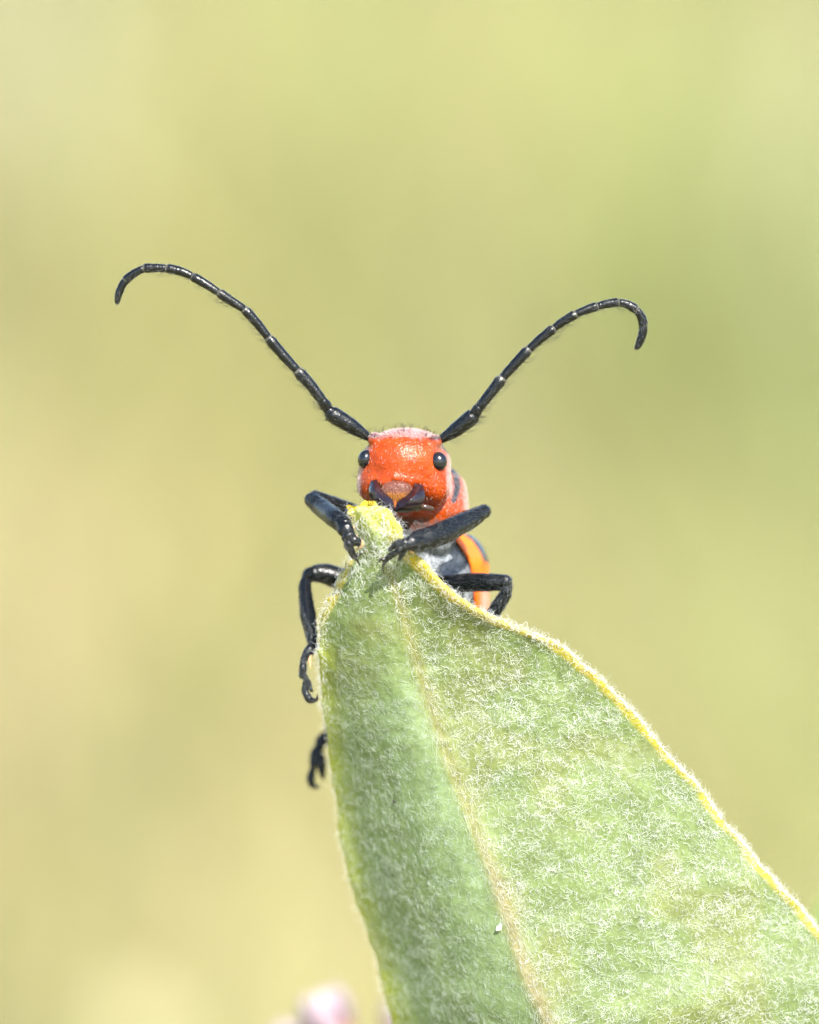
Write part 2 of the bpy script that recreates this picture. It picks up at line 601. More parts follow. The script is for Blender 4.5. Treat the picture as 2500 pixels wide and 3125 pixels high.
def leaf_front():
    P = np.zeros((NS, NT, 3))
    mid, lft, rgt = RS[:, 3:6], RS[:, 0:3], RS[:, 6:9]
    # bulge of each half towards the viewer, and the low part of the cup near the tip
    bl = np.interp(us, [0, 3, 6, 9, 12, 20], [4, 10, 45, 80, 92, 40])
    br = np.interp(us, [0, 2, 4, 6, 8, 11, 15, 20], [0, -4, -8, -6, 2, 22, 38, 10])
    for j, t in enumerate(tt):
        if t < 0:
            a = -t
            p = mid + (lft - mid) * a
            p[:, 2] -= bl * np.sin(math.pi * a ** 0.8)
        else:
            p = mid + (rgt - mid) * t
            p[:, 2] -= br * np.sin(math.pi * t)
        P[:, j] = p
    # distance across from the midrib in px
    wdt = np.where(tt[None] < 0, -tt[None] * np.linalg.norm(lft - mid, axis=1)[:, None], tt[None] * np.linalg.norm(rgt - mid, axis=1)[:, None])
    ridge_w = np.interp(us, [0, 3, 6, 10, 15, 20], [10, 16, 24, 32, 42, 50])[:, None]
    ridge_h = np.interp(us, [0, 3, 6, 10, 15, 20], [2, 5, 8, 10, 13, 20])[:, None]
    P[..., 2] -= ridge_h * np.exp(-(wdt / ridge_w) ** 2)
    # side veins leaving the midrib obliquely towards the tip, with quilting between them
    vein = (us[:, None] + 0.0) + 1.0 * (np.abs(tt)[None] ** 0.85) * np.where(tt[None] < 0, 0.8, 1.3)
    ph = vein * 2 * math.pi / 1.9
    amp = np.where(tt[None] < 0, 0.4, 1.0) * np.interp(us, [0, 5, 9, 20], [0, 1.5, 3.5, 4])[:, None] * np.sin(math.pi * np.clip(np.abs(tt), 0, 1))[None] ** 0.6
    P[..., 2] -= amp * (np.abs(np.cos(ph / 2)) ** 6 - 0.3)
    P[..., 2] -= 10 * (vnoise(P, 90.0) - 0.5) * np.clip(wdt / 60, 0, 1) + 7 * (vnoise(P + 50, 26.0) - 0.5)
    return P, wdt, np.abs(np.cos(ph / 2)) ** 8 * (amp > 0.7)


P, WD, VEIN = leaf_front()
# margins are not ruler-straight
edge = np.exp(-((1 - np.abs(tt)) / 0.06) ** 2)[None]
P[..., 0] += edge * 10 * (vnoise(np.stack([us * 40, 0 * us, 0 * us], 1), 9.0)[:, None] - 0.5)
P[..., 1] += edge * 10 * (vnoise(np.stack([us * 40, 0 * us + 70, 0 * us], 1), 9.0)[:, None] - 0.5)
ds = np.gradient(P, axis=0)
dt = np.gradient(P, axis=1)
NRM = norm(np.cross(dt, ds))
NRM[NRM[..., 2] > 0.35] *= -1                          # towards the viewer
lft_w = np.linalg.norm(RS[:, 0:3] - RS[:, 3:6], axis=1)[:, None]
rgt_w = np.linalg.norm(RS[:, 6:9] - RS[:, 3:6], axis=1)[:, None]
EDGE = np.where(tt[None] < 0, (1 + tt[None]) * lft_w, (1 - tt[None]) * rgt_w)   # px to the margin
# margin swells into a rounded rim
rimw_r = np.interp(us, [0, 1, 2.5, 3.5, 6, 9, 14], [30, 40, 44, 42, 36, 26, 23])[:, None]
rimw_l = np.interp(us, [0, 1, 2.5, 3.5, 5, 5.8, 9, 14], [20, 18, 14, 18, 28, 10, 14, 24])[:, None]
rim_n = 0.55 + 0.9 * vnoise(np.stack([us * 60, 0 * us, 0 * us + 9], 1), 14.0)[:, None]
rimw_r = rimw_r * np.where(us[:, None] > 5, rim_n, 1.0)
RIM = np.where(tt[None] < 0, 1 - sstep(0.3, 1.25, EDGE / rimw_l), 1 - sstep(0.2, 1.25, EDGE / rimw_r))
P = P + NRM * (RIM * np.interp(us, [0, 4, 9, 20], [5, 5, 1.5, 1.5])[:, None])[..., None]
THICK = np.interp(us, [0, 3, 8, 20], [26, 22, 9, 9])[:, None, None]
BACK = P - NRM * THICK

GREENLEAF = np.array([0.160, 0.215, 0.072])
cl = np.tile(GREENLEAF, (NS, NT, 1))


def mixc(a, b, f):
    return a * (1 - f[..., None]) + np.asarray(b, float) * f[..., None]


cl = mixc(cl, (0.185, 0.215, 0.066), sstep(0.45, 0.7, vnoise(P, 120.0)) * 0.8)
mid_f = np.exp(-(WD / np.interp(us, [0, 6, 15, 20], [18, 22, 38, 44])[:, None]) ** 2) * sstep(2.2, 4.5, us)[:, None]
brown = sstep(2350, 2750, P[..., 1])
cl = mixc(cl, (0.185, 0.185, 0.045), mid_f * 0.95 * (1 - brown))
cl = mixc(cl, (0.23, 0.19, 0.075), mid_f * 0.9 * brown)
cl = mixc(cl, (0.25, 0.30, 0.13), np.clip(VEIN, 0, 1) * 0.3)
lf = np.where(tt[None] < 0, 1.0, 0.0) * np.ones((NS, 1))
cl = mixc(cl, (0.195, 0.272, 0.118), lf * 0.8 * sstep(6.0, 10.0, us)[:, None] * (1 - mid_f))  # mint left half, painted paler to lift the shade beyond the midrib
cl = mixc(cl, (0.40, 0.46, 0.05), lf * sstep(0.22, 0.0, EDGE / lft_w) * sstep(5.5, 7.5, us)[:, None] * 0.85)  # yellow-green left margin, with its translucent glow painted into the colour
yel = np.tile(np.array([0.52, 0.41, 0.015]), (NS, NT, 1))
yel = mixc(yel, (0.55, 0.42, 0.04), sstep(0.4, 0.65, vnoise(P + 300, 70.0)) * 0.6)
YF = sstep(0.0, 0.9, RIM) * (0.75 + 0.5 * (vnoise(P + 900, 24.0) - 0.5))
cl = mixc(cl, yel, np.clip(YF * np.where(tt[None] < 0, np.interp(us, [0, 5, 6.2, 20], [1, 0.9, 0.15, 0.35])[:, None], np.interp(us, [0, 2, 4, 10, 20], [0.6, 0.7, 1, 0.95, 0.9])[:, None]), 0, 1))
# the outermost tip is yellow all over, turning green downwards
cl = mixc(cl, (0.40, 0.41, 0.045), (1 - sstep(1560, 1670, P[..., 1] - 0.25 * (P[..., 0] - 1130))) * 0.7)

# assemble: front, rounded margin, back, as one closed blade
ang = np.linspace(0, math.pi, 6)[1:-1]


def rim_ring(j):
    f, b = P[:, j], BACK[:, j]
    j2 = 1 if j == 0 else NT - 2
    out = norm(P[:, j] - P[:, j2])
    c = (f + b) / 2
    r = np.linalg.norm(f - b, axis=1)[:, None] / 2
    nn = norm(f - b)
    return [c + nn * r * math.cos(a) + out * r * 1.1 * math.sin(a) for a in ang]


cols, ccol = [], []
for j in range(NT):
    cols.append(P[:, j]); ccol.append(cl[:, j])
for pnt in rim_ring(NT - 1):
    cols.append(pnt); ccol.append(cl[:, NT - 1])
BCOL = np.array([0.10, 0.20, 0.04])
for j in range(NT - 1, -1, -1):
    cols.append(BACK[:, j])
    ccol.append(mixc(np.tile(BCOL, (NS, 1)), yel[:, 0], RIM[:, j]))
for pnt in rim_ring(0)[::-1]:
    cols.append(pnt); ccol.append(cl[:, 0])
LV = np.stack(cols, 1)
LC = np.stack(ccol, 1)
W_ = LV.shape[1]
ii, jj = np.meshgrid(np.arange(NS - 1), np.arange(W_), indexing='ij')
j1 = (jj + 1) % W_
LQ = np.stack([ii * W_ + jj, ii * W_ + j1, (ii + 1) * W_ + j1, (ii + 1) * W_ + jj], -1).reshape(-1, 4)
# close the tip
tipc = LV[0].mean(0) + np.array([0, -6, 0])
LVf = np.vstack([LV.reshape(-1, 3), tipc[None]])
LCf = np.vstack([LC.reshape(-1, 3), LC[0].mean(0)[None]])
tipi = len(LVf) - 1
fl = [tuple(qq) for qq in LQ] + [(tipi, (k + 1) % W_, k) for k in range(W_)]
leaf = mesh('leaf', L(LVf), fl, M['leaf'], plant, LCf)
leaf['label'] = 'broad fuzzy leaf with yellow margin, seen from below'


# hairs on the leaf's face -------------------------------------------------
def grid_scatter(n, dens):
    q = np.linalg.norm(np.cross(ds, dt), axis=2) * dens
    q[us > 15.9] *= 0.25
    q = q.ravel() / q.sum()
    i = rng.choice(NS * NT, n, p=q)
    a, b = np.divmod(i, NT)
    fa = np.clip(a + rng.uniform(-0.5, 0.5, n), 0, NS - 1.001)
    fb = np.clip(b + rng.uniform(-0.5, 0.5, n), 0, NT - 1.001)
    a0, b0 = fa.astype(int), fb.astype(int)
    u, v = (fa - a0)[:, None], (fb - b0)[:, None]
    bl_ = lambda Z: (Z[a0, b0] * (1 - u) * (1 - v) + Z[a0 + 1, b0] * u * (1 - v) + Z[a0, b0 + 1] * (1 - u) * v + Z[a0 + 1, b0 + 1] * u * v)
    return bl_(P), norm(bl_(NRM)), norm(bl_(ds)), norm(bl_(dt)), a0, b0


right = (tt[None] >= 0) * np.ones((NS, 1))
left = 1 - right
clump = sstep(0.3, 0.72, vnoise(P, 60.0)) * 0.3 + 0.8 * sstep(0.40, 0.68, vnoise(P + 700, 13.0)) + 0.16
low = sstep(5.0, 8.5, us)[:, None]


def field(p, s):
    a = (vnoise(p, s) + 0.6 * vnoise(p + 333, s * 0.45)) * 9.0
    return np.stack([np.cos(a), np.sin(a), 0 * a], 1)


pt, nn, e1, e2, a0, b0 = grid_scatter(19000, right * (1 - 0.75 * mid_f) * (1 - 0.12 * np.clip(VEIN, 0, 1)) * clump * (0.45 + 0.75 * low) * (1 - 0.5 * RIM) * sstep(1.0, 4.2, us)[:, None])
hl = rng.uniform(8, 25, len(pt)) * np.where(us[a0] < 5, 0.85, 1.0)
st = strands(pt, nn, 0.75 * field(pt, 95.0) - 0.35 * e1, hl, rng.uniform(0.25, 0.8, len(pt)), 0.45, 5, 0.5)
hair_obj('leaf_hairs', st, rng.uniform(0.28, 0.5, len(pt)) * np.where(rng.random(len(pt)) < 0.10, 2.0, 1.0), M['leaf_hair'], leaf)

pt, nn, e1, e2, a0, b0 = grid_scatter(13000, right * (1 - 0.75 * mid_f) * clump * (0.35 + 0.85 * low) * (1 - 0.4 * RIM) * sstep(1.0, 4.2, us)[:, None])
st = curls(pt, norm(nn + 0.5 * field(pt, 70.0)), field(pt, 40.0), rng.uniform(9, 30, len(pt)))
hair_obj('leaf_hairs', st, rng.uniform(0.3, 0.55, len(pt)) * np.where(rng.random(len(pt)) < 0.15, 1.6, 1.0), M['leaf_hair'], leaf, 0.6)

pt, nn, e1, e2, a0, b0 = grid_scatter(22000, left * (1 - 0.75 * mid_f) * (0.35 + clump) * (1 - 0.5 * RIM) * np.interp(us, [3, 6, 8.5, 15], [0.45, 0.6, 1.0, 1.0])[:, None])
hl = rng.uniform(8, 22, len(pt))
st = strands(pt, nn, 0.8 * field(pt, 60.0) + 0.3 * e2 - 0.2 * e1, hl, rng.uniform(0.1, 0.5, len(pt)), 0.35, 5, 0.5)
hair_obj('leaf_hairs', st, rng.uniform(0.22, 0.4, len(pt)), M['silky_hair'], leaf)

# long silky hairs lying along the midrib
pt, nn, e1, e2, a0, b0 = grid_scatter(1500, mid_f + 1e-6)
st = strands(pt, nn, 1.0 * e1 + 0.35 * e2 * np.sign(rng.normal(0, 1, (len(pt), 1))), rng.uniform(20, 45, len(pt)), rng.uniform(0.1, 0.35, len(pt)), 0.18, 6, 0.15)
hair_obj('midrib_hairs', st, rng.uniform(0.25, 0.4, len(pt)), M['silky_hair'], leaf)

# curly fringe along the margin
RP, RN, RT = [], [], []
for side, js in (('r', list(range(NT - 1, NT + 4))), ('l', [0, 1, 2] + list(range(W_ - 4, W_)))):
    nfr = 3900 if side == 'r' else 2000
    vis = us < 16.5
    wts = np.linalg.norm(np.gradient(LV[:, js[0]], axis=0), axis=1) * vis
    if side == 'l':
        wts = wts * np.interp(us, [0, 3, 6, 8, 10, 20], [0.6, 0.6, 1.1, 0.9, 0.5, 0.5])
    else:
        wts = wts * np.interp(us, [0, 3, 6, 20], [0.55, 0.6, 1.0, 1.0])
    a = rng.choice(NS - 1, nfr, p=wts[:-1] / wts[:-1].sum())
    u = rng.random(nfr)[:, None]
    jr = rng.choice(js, nfr)
    p_ = LV[a, jr] * (1 - u) + LV[a + 1, jr] * u
    cen = (P[a, (NT - 1) if side == 'r' else 0] + BACK[a, (NT - 1) if side == 'r' else 0]) / 2
    inn = P[a, NT - 6 if side == 'r' else 5]
    n_ = norm(norm(p_ - cen) + 0.6 * norm(cen - inn) + 0.25 * NRM[a, (NT - 1) if side == 'r' else 0])
    t_ = norm(LV[a + 1, jr] - LV[a, jr])
    RP.append(p_); RN.append(n_); RT.append(t_)
pt, nn, e1 = np.vstack(RP), np.vstack(RN), np.vstack(RT)
st = curls(pt, nn, e1 * rng.choice([-1, 1], (len(pt), 1)) + 0.6 * field(pt, 60.0), rng.uniform(9, 34, len(pt)))
hair_obj('margin_hairs', st, rng.uniform(0.3, 0.55, len(pt)), M['leaf_hair'], leaf, 0.5)

# fuzz over the yellow tip
pt, nn, e1, e2, a0, b0 = grid_scatter(900, (1 - sstep(2.2, 6.0, us))[:, None] * (0.4 + clump) * np.ones((1, NT)))
st = strands(pt, nn, 0.8 * field(pt, 60.0) + 0.3 * e1, rng.uniform(12, 30, len(pt)), rng.uniform(0.25, 0.7, len(pt)), 0.6, 7, 0.4)
hair_obj('leaf_hairs', st, rng.uniform(0.45, 0.8, len(pt)), M['leaf_hair'], leaf)

# petiole and stem -----------------------------------------------------------
pet = spline([[2600, 5280, 750], [2660, 5600, 1100], [2450, 6000, 2300], [2050, 6450, 4200]], np.linspace(0, 3, 22))
Batch().add(sweep(pet, np.linspace(60, 110, 22), ring=14)).build('petiole', M['stem'], plant)
node = L(np.array([[2000, 6600, 4400]]))[0]
b = np.array([K * 700, 5.5, -1.0])
stp = spline(np.array([b, b * 0.7 + node * 0.3 + [0.6, 0.2, 0], b * 0.35 + node * 0.65 + [-0.5, 0.3, 0], node]), np.linspace(0, 3, 40))
v, f = sweep(stp, np.linspace(0.45, 0.22, 40), side=(0, 1, 0), ring=16)
mesh('stem', v, f, M['stem'], plant)

# flower umbel behind and below the leaf --------------------------------------
UC = np.array([1300, 4140, 2400.0])
ped = spline([[2000, 6600, 4400], [1720, 6050, 3700], [1300, 5000, 2650], list(UC + [0, 60, 0])], np.linspace(0, 3, 16))
Batch().add(sweep(ped, 75, ring=12)).build('peduncle', M['stem'], plant)
umb = Batch().add(sweep(np.array([UC + [0, 150, 0], UC, UC + [0, -90, 0]]), [60, 150, 90], ring=14)).build('umbel', M['stem'], plant)
umb['label'] = 'round pink flower cluster blurred behind the leaf'


def petal(o, a, n, ln, wd, bend, col, tipcol, batch):
    """small cupped petal from o along a, widening, bending towards n"""
    s = np.cross(a, n)
    rows = []
    for u in np.linspace(0, 1, 6):
        c = o + a * ln * u + n * bend * ln * u * u
        w2 = wd * math.sin(math.pi * (0.12 + 0.83 * u)) ** 0.8
        for k in (-1, -0.5, 0, 0.5, 1):
            rows.append((c + s * w2 * k + n * 0.18 * wd * k * k, np.array(col) * (1 - u) + np.array(tipcol) * u))
    v = np.array([r[0] for r in rows])
    cc = np.array([r[1] for r in rows])
    th = n * wd * 0.12
    v2 = np.vstack([v, v - th])
    f = []
    for i in range(5):
        for k in range(4):
            q = (i * 5 + k, i * 5 + k + 1, i * 5 + k + 6, i * 5 + k + 5)
            f.append(q)
            f.append(tuple(x + 30 for x in q[::-1]))
    ringi = [i * 5 for i in range(6)] + [25 + k for k in range(1, 5)] + [i * 5 + 4 for i in range(4, -1, -1)] + [3, 2, 1]
    for x, y in zip(ringi, ringi[1:] + ringi[:1]):
        f.append((x, y, y + 30, x + 30))
    batch.add((v2, f), np.vstack([cc, cc]))


ga = math.pi * (3 - math.sqrt(5))
for k in range(48):
    z = 1 - 1.75 * (k + 0.5) / 48
    r = math.sqrt(max(0, 1 - z * z))
    d = norm(np.array([r * math.cos(k * ga + 0.6), -z, r * math.sin(k * ga + 0.6)]) + rng.normal(0, 0.04, 3))
    tip = UC + d * 780
    fb = Batch()
    e = norm(np.cross(d, [0.3, 0.2, 0.9]))
    g2 = np.cross(d, e)
    mid = UC + d * 400 + e * 30
    fb.add(sweep(spline([UC + d * 80, mid, tip], np.linspace(0, 2, 8)), 22, ring=8), (0.22, 0.20, 0.08))
    for m_ in range(5):
        th = m_ * 2 * math.pi / 5
        a = e * math.cos(th) + g2 * math.sin(th)
        petal(tip, norm(a * 0.9 - d * 0.25), -d, 250, 95, 0.55, (0.18, 0.055, 0.06), (0.30, 0.18, 0.27), fb)
        a2 = e * math.cos(th + 0.63) + g2 * math.sin(th + 0.63)
        petal(tip + d * 40 + a2 * 50, norm(d + a2 * 0.45), a2, 190, 48, -0.35, (0.30, 0.16, 0.18), (0.52, 0.43, 0.48), fb)
    fb.add(sweep(np.array([tip - d * 20, tip + d * 60, tip + d * 120]), [60, 66, 50], ring=10), (0.50, 0.30, 0.16))
    fb.build('floret', M['petal'], umb)


# a second leaf of the same plant, its margin just entering at the right ---------
def plain_leaf(path, width, up, mat, parent, color, edgecolor, thick=30):
    p = np.asarray(path, float)
    n = len(p)
    T = norm(np.gradient(p, axis=0))
    up = np.asarray(up, float)
    s = norm(np.cross(T, up))
    nn = norm(np.cross(s, T))
    k = np.linspace(-1, 1, 21)
    fr = p[:, None] + s[:, None] * (k[None] * width[:, None])[..., None] + nn[:, None] * (np.abs(k[None]) ** 1.5 * width[:, None] * 0.35)[..., None]
    bk = fr - nn[:, None] * thick
    c1 = np.tile(np.array(color, float), (n, 21, 1))
    c1 = mixc(c1, edgecolor, np.tile(sstep(0.86, 0.97, np.abs(k)) + np.exp(-(k / 0.05) ** 2), (n, 1)).clip(0, 1))
    allv = np.concatenate([fr, bk[:, ::-1]], 1)
    allc = np.concatenate([c1, c1[:, ::-1]], 1)
    w2 = 42
    f = []
    for i in range(n - 1):
        for j in range(w2):
            f.append((i * w2 + j, i * w2 + (j + 1) % w2, (i + 1) * w2 + (j + 1) % w2, (i + 1) * w2 + j))
    f.append(tuple(range(w2 - 1, -1, -1)))
    f.append(tuple((n - 1) * w2 + j for j in range(w2)))
    return mesh('leaf', L(allv.reshape(-1, 3)), f, mat, parent, allc.reshape(-1, 3))


pth = spline([[2050, 6500, 4400], [2500, 5700, 3900], [3000, 4400, 3300], [2930, 3500, 3000], [2738, 2880, 2900]], np.linspace(0, 4, 34))
wid = np.interp(np.linspace(0, 1, 34), [0, 0.15, 0.5, 0.8, 0.93, 1], [60, 120, 620, 380, 200, 10])
lf2 = plain_leaf(pth, wid, (-0.5, 0, -1), M['leaf'], plant, (0.2, 0.3, 0.08), (0.55, 0.52, 0.33))
lf2['label'] = 'second leaf of the plant, pale margin, blurred'

# ---------------------------------------------------------------- small yellow flower far behind, low left
yb = np.array([-5.35, 26.0, -1.0])
yf = empty('yellow_flower', yb)
prop(yf, 'small pale yellow meadow flower blurred far behind the leaf', 'flower')
yc = CAM + F * 46 + R * ((425 - 1250) * K / DIST * 46) + U * (-(3150 - 1562.5) * K / DIST * 46)
yf.location = (yc[0] + 0.6, yc[1] + 0.3, -1.0)
base = np.array(yf.location)
v, f = sweep(spline(np.array([base, base * 0.5 + yc * 0.5 + [0.4, 0, 0], yc]), np.linspace(0, 2, 20)), np.linspace(0.12, 0.07, 20), side=(0, 1, 0), ring=10)
mesh('stem', v, f, M['stem'], yf)
axis = norm(np.array([0.15, -0.75, 0.65]))
e = norm(np.cross(axis, [1, 0, 0.1])); g2 = np.cross(axis, e)
for k in range(13):
    th = 2 * math.pi * k / 13 + 0.1
    a = norm(e * math.cos(th) + g2 * math.sin(th) + axis * 0.25)
    pb = Batch()
    petal(yc + a * 0.06, a, axis, 0.22, 0.07, 0.12, (0.40, 0.37, 0.19), (0.42, 0.39, 0.22), pb)
    pb.build('petal', M['petal'], yf, world=True)
v, f = sweep(np.array([yc - axis * 0.08, yc, yc + axis * 0.06]), [0.07, 0.12, 0.08], side=(0, 0, 1), ring=12)
mesh('flower_disc', v, f, M['petal'], yf, np.tile([0.4, 0.36, 0.17], (len(v), 1)))

# ---------------------------------------------------------------- the beetle
beetle = empty('milkweed_beetle', L(np.array([[1250, 1700, 60]]))[0])
prop(beetle, 'red longhorn beetle with black antennae and legs clinging to the leaf tip', 'beetle')
BLK = (0.0030, 0.0037, 0.0043)


def body_sdf(p):
    x, y, z = p[:, 0], p[:, 1], p[:, 2]
    h = ell(p, (1236, 1418, 62), (139, 104, 112))
    # flat frons
    h = smin(h, ell(p, (1228, 1410, 22), (104, 92, 74)), 30)
    h = smin(h, ell(p, (1142, 1482, 44), (51, 54, 70)), 34)
    h = smin(h, ell(p, (1320, 1484, 44), (57, 58, 74)), 34)
    h = smin(h, ell(p, (1217, 1470, -8), (80, 38, 46)), 24)
    h = smin(h, ell(p, (1215, 1530, 20), (70, 50, 60)), 24)
    h = smin(h, ell(p, (1243, 1352, 72), (100, 40, 76)), 22)
    for cx, cy in ((1143, 1340), (1329, 1347)):
        h = smin(h, ell(p, (cx, cy, 8), (22, 20, 26)), 16)
    # raised clypeal edge and the pit holding the labrum
    h = smin(h, cap(p, (1166, 1474, -40), (1208, 1459, -52), 9, 9), 9)
    h = smin(h, cap(p, (1208, 1459, -52), (1282, 1466, -38), 9, 9), 9)
    h = smax(h, -ell(p, (1211, 1510, -66), (50, 40, 34)), 9)
    # mandible sockets
    h = smax(h, -ell(p, (1140, 1512, -52), (30, 40, 34)), 10)
    h = smax(h, -ell(p, (1280, 1520, -58), (36, 40, 34)), 10)
    # prothorax
    t = ell(p, (1286, 1512, 205), (142, 112, 120))
    t = smin(t, ell(p, (1300, 1555, 165), (128, 66, 96)), 30)
    t = smin(t, ell(p, (1275, 1612, 170), (112, 70, 84)), 40)
    h = smin(h, t, 16)
    # meso- and metathorax, abdomen with shallow rings
    m = ell(p, (1292, 1760, 270), (176, 178, 138))
    m = smin(m, ell(p, (1290, 2040, 400), (180, 300, 150)), 60)
    m = smin(m, ell(p, (1288, 2390, 590), (150, 290, 128)), 60)
    m = m + 5 * np.exp(-(((y - 2120 + 0.15 * z) % 110 - 55) / 8) ** 2) * (y > 2080)
    # coxae
    m = smin(m, ell(p, (1235, 1660, 135), (40, 44, 40)), 18)
    m = smin(m, ell(p, (1346, 1650, 150), (40, 40, 40)), 18)
    m = smin(m, ell(p, (1375, 1790, 150), (46, 44, 40)), 18)
    m = smin(m, ell(p, (1205, 1790, 165), (46, 44, 40)), 18)
    return smin(h, m, 34)


bv, bq = vdb_mesh(body_sdf, (1060, 1280, -110), (1500, 2720, 760), 5.0)


def body_colour(p):
    n1 = vnoise(p, 28.0)
    n2 = vnoise(p + 400, 9.0)
    x, y, z = p[:, 0], p[:, 1], p[:, 2]
    c = np.tile(np.array([0.30, 0.036, 0.002]), (len(p), 1))
    c = mixc(c, (0.33, 0.050, 0.004), sstep(0.4, 0.7, n1) * 0.7)
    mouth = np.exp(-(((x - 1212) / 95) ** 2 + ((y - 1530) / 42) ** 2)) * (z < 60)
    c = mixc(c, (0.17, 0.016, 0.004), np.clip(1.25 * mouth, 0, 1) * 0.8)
    c = mixc(c, (0.30, 0.022, 0.008), sstep(1500, 1545, y) * (x < 1140) * 0.6)
    # pale pubescent crown, back of the cheeks and pronotal borders
    crown = sstep(1340, 1318, y + 26 * (n2 - 0.5) + 14 * (n1 - 0.5))
    c = mixc(c, (0.375, 0.225, 0.247), crown * (0.35 + 0.6 * n2))
    side = sstep(1356, 1374, x + 6 * (n2 - 0.5)) * sstep(1330, 1380, y) * sstep(1530, 1480, y) * sstep(150, 100, z)
    c = mixc(c, (0.375, 0.24, 0.24), side * 0.85)
    lside = sstep(1106, 1094, x) * sstep(1400, 1430, y)
    c = mixc(c, (0.375, 0.27, 0.315), lside * 0.8)
    eyeb = np.exp(-(((x - 1352) / 26) ** 2 + ((y - 1366) / 16) ** 2)) + np.exp(-(((x - 1112) / 16) ** 2 + ((y - 1364) / 18) ** 2))
    c = mixc(c, (0.28, 0.12, 0.09), np.clip(eyeb, 0, 1) * 0.75)
    edge_p = sstep(1408, 1430, x + 6 * (n2 - 0.5)) * (y < 1560)
    c = mixc(c, (0.42, 0.27, 0.247), edge_p * 0.8)
    # brown throat, grey hairy underside
    thr = sstep(1566, 1592, y) * (z > -200) * sstep(1345, 1295, x + 0.2 * (y - 1560))
    c = mixc(c, (0.13, 0.05, 0.035), thr)
    grey = sstep(1606, 1640, y + 0.25 * (1300 - x) * 0.3 + 20 * (n1 - 0.5))
    g = mixc(np.tile(np.array([0.17, 0.19, 0.215]), (len(p), 1)), (0.34, 0.36, 0.38), sstep(0.45, 0.75, n1 * 0.6 + n2 * 0.4))
    c = c * (1 - grey[:, None]) + g * grey[:, None]
    # black pronotal spot
    pts = np.array([[1378, 1418], [1392, 1452], [1398, 1486], [1386, 1528]], float)
    d = np.full(len(p), 1e9)
    for a, b_ in zip(pts[:-1], pts[1:]):
        ab = b_ - a
        q = p[:, :2] - a
        s_ = np.clip((q @ ab) / (ab @ ab), 0, 1)
        d = np.minimum(d, np.linalg.norm(q - s_[:, None] * ab, axis=1))
    spot = sstep(13, 7, d + 5 * (n2 - 0.5)) * (z > 90)
    spot2 = sstep(13, 7, np.hypot((x - (2 * 1286 - 1388)) * 0.8, (y - 1480) * 0.3) + 0 * d) * (z > 90)
    c = mixc(c, (0.035, 0.035, 0.04), np.clip(spot + spot2, 0, 1))
    # dark rims round the antennal sockets
    soc = np.exp(-(((x - 1141) / 24) ** 2 + ((y - 1330) / 8) ** 2)) + np.exp(-(((x - 1332) / 24) ** 2 + ((y - 1336) / 9) ** 2))
    return mixc(c, (0.05, 0.025, 0.03), np.clip(soc * 1.2, 0, 1))


body = mesh('body', L(bv), bq, M['body'], beetle, body_colour(bv))
body['label'] = 'red head and pronotum with grey hairy underside'

# body pubescence
hp, hn = scatter(bv, bq, 4200, lambda c, n: (c[:, 1] < 1575) * (c[:, 2] < 220) * np.where(c[:, 1] < 1334, 5.0, np.where((c[:, 0] > 1362) | (c[:, 0] < 1100), 1.0, 0.1)))
st = strands(hp, hn, np.tile([0.05, 0.9, -0.2], (len(hp), 1)), rng.uniform(5, 12, len(hp)), rng.uniform(0.15, 0.45, len(hp)), 0.2, 5, 0.35)
hair_obj('head_hairs', st, rng.uniform(0.2, 0.38, len(hp)), M['pale_hair'], beetle)
hp, hn = scatter(bv, bq, 130, lambda c, n: (c[:, 1] < 1350) * (n[:, 1] < -0.4) * (c[:, 2] < 160) * 1.0 + (c[:, 0] < 1100) * (c[:, 1] < 1540) * 0.3)
st = strands(hp, hn, np.tile([0.0, -0.5, -0.2], (len(hp), 1)), rng.uniform(14, 30, len(hp)), rng.uniform(0.8, 1.0, len(hp)), 0.15, 5, 0.3)
hair_obj('head_bristles', st, rng.uniform(0.4, 0.6, len(hp)), M['dark_hair'], beetle)
hp, hn = scatter(bv, bq, 4200, lambda c, n: (c[:, 1] > 1580) * (c[:, 1] < 1900) * (n[:, 2] < 0.4) * 1.0)
st = strands(hp, hn, np.tile([0.25, 0.9, -0.1], (len(hp), 1)), rng.uniform(10, 24, len(hp)), rng.uniform(0.1, 0.4, len(hp)), 0.2, 5, 0.3)
hair_obj('underside_hairs', st, rng.uniform(0.35, 0.65, len(hp)), M['grey_hair'], beetle)


# eyes
def ellipsoid(c, r, rot=0.0, nu=26, nv=18):
    th = np.linspace(0, 2 * math.pi, nu, endpoint=False)
    ph = np.linspace(0, math.pi, nv)[1:-1]
    g = np.array([[math.sin(a) * math.cos(t), math.sin(a) * math.sin(t), -math.cos(a)] for a in ph for t in th])
    g = np.vstack([g, [[0, 0, -1], [0, 0, 1]]]) * np.asarray(r, float)
    co, si = math.cos(rot), math.sin(rot)
    g = np.stack([g[:, 0] * co - g[:, 1] * si, g[:, 0] * si + g[:, 1] * co, g[:, 2]], 1) + np.asarray(c, float)
    m = len(ph)
    f = []
    for i in range(m - 1):
        for j in range(nu):
            k2 = (j + 1) % nu
            f.append((i * nu + j, i * nu + k2, (i + 1) * nu + k2, (i + 1) * nu + j))
    s, e_ = m * nu, m * nu + 1
    for j in range(nu):
        k2 = (j + 1) % nu
        f.append((s, k2, j))
        f.append((e_, (m - 1) * nu + j, (m - 1) * nu + k2))
    return g, f


def surf_z(x, y):
    """front surface depth of the body at a point"""
    zz = np.arange(-110, 300, 1.0)
    v = body_sdf(np.stack([np.full_like(zz, x), np.full_like(zz, y), zz], 1))
    i = np.argmax(v < 0)
    return zz[i]


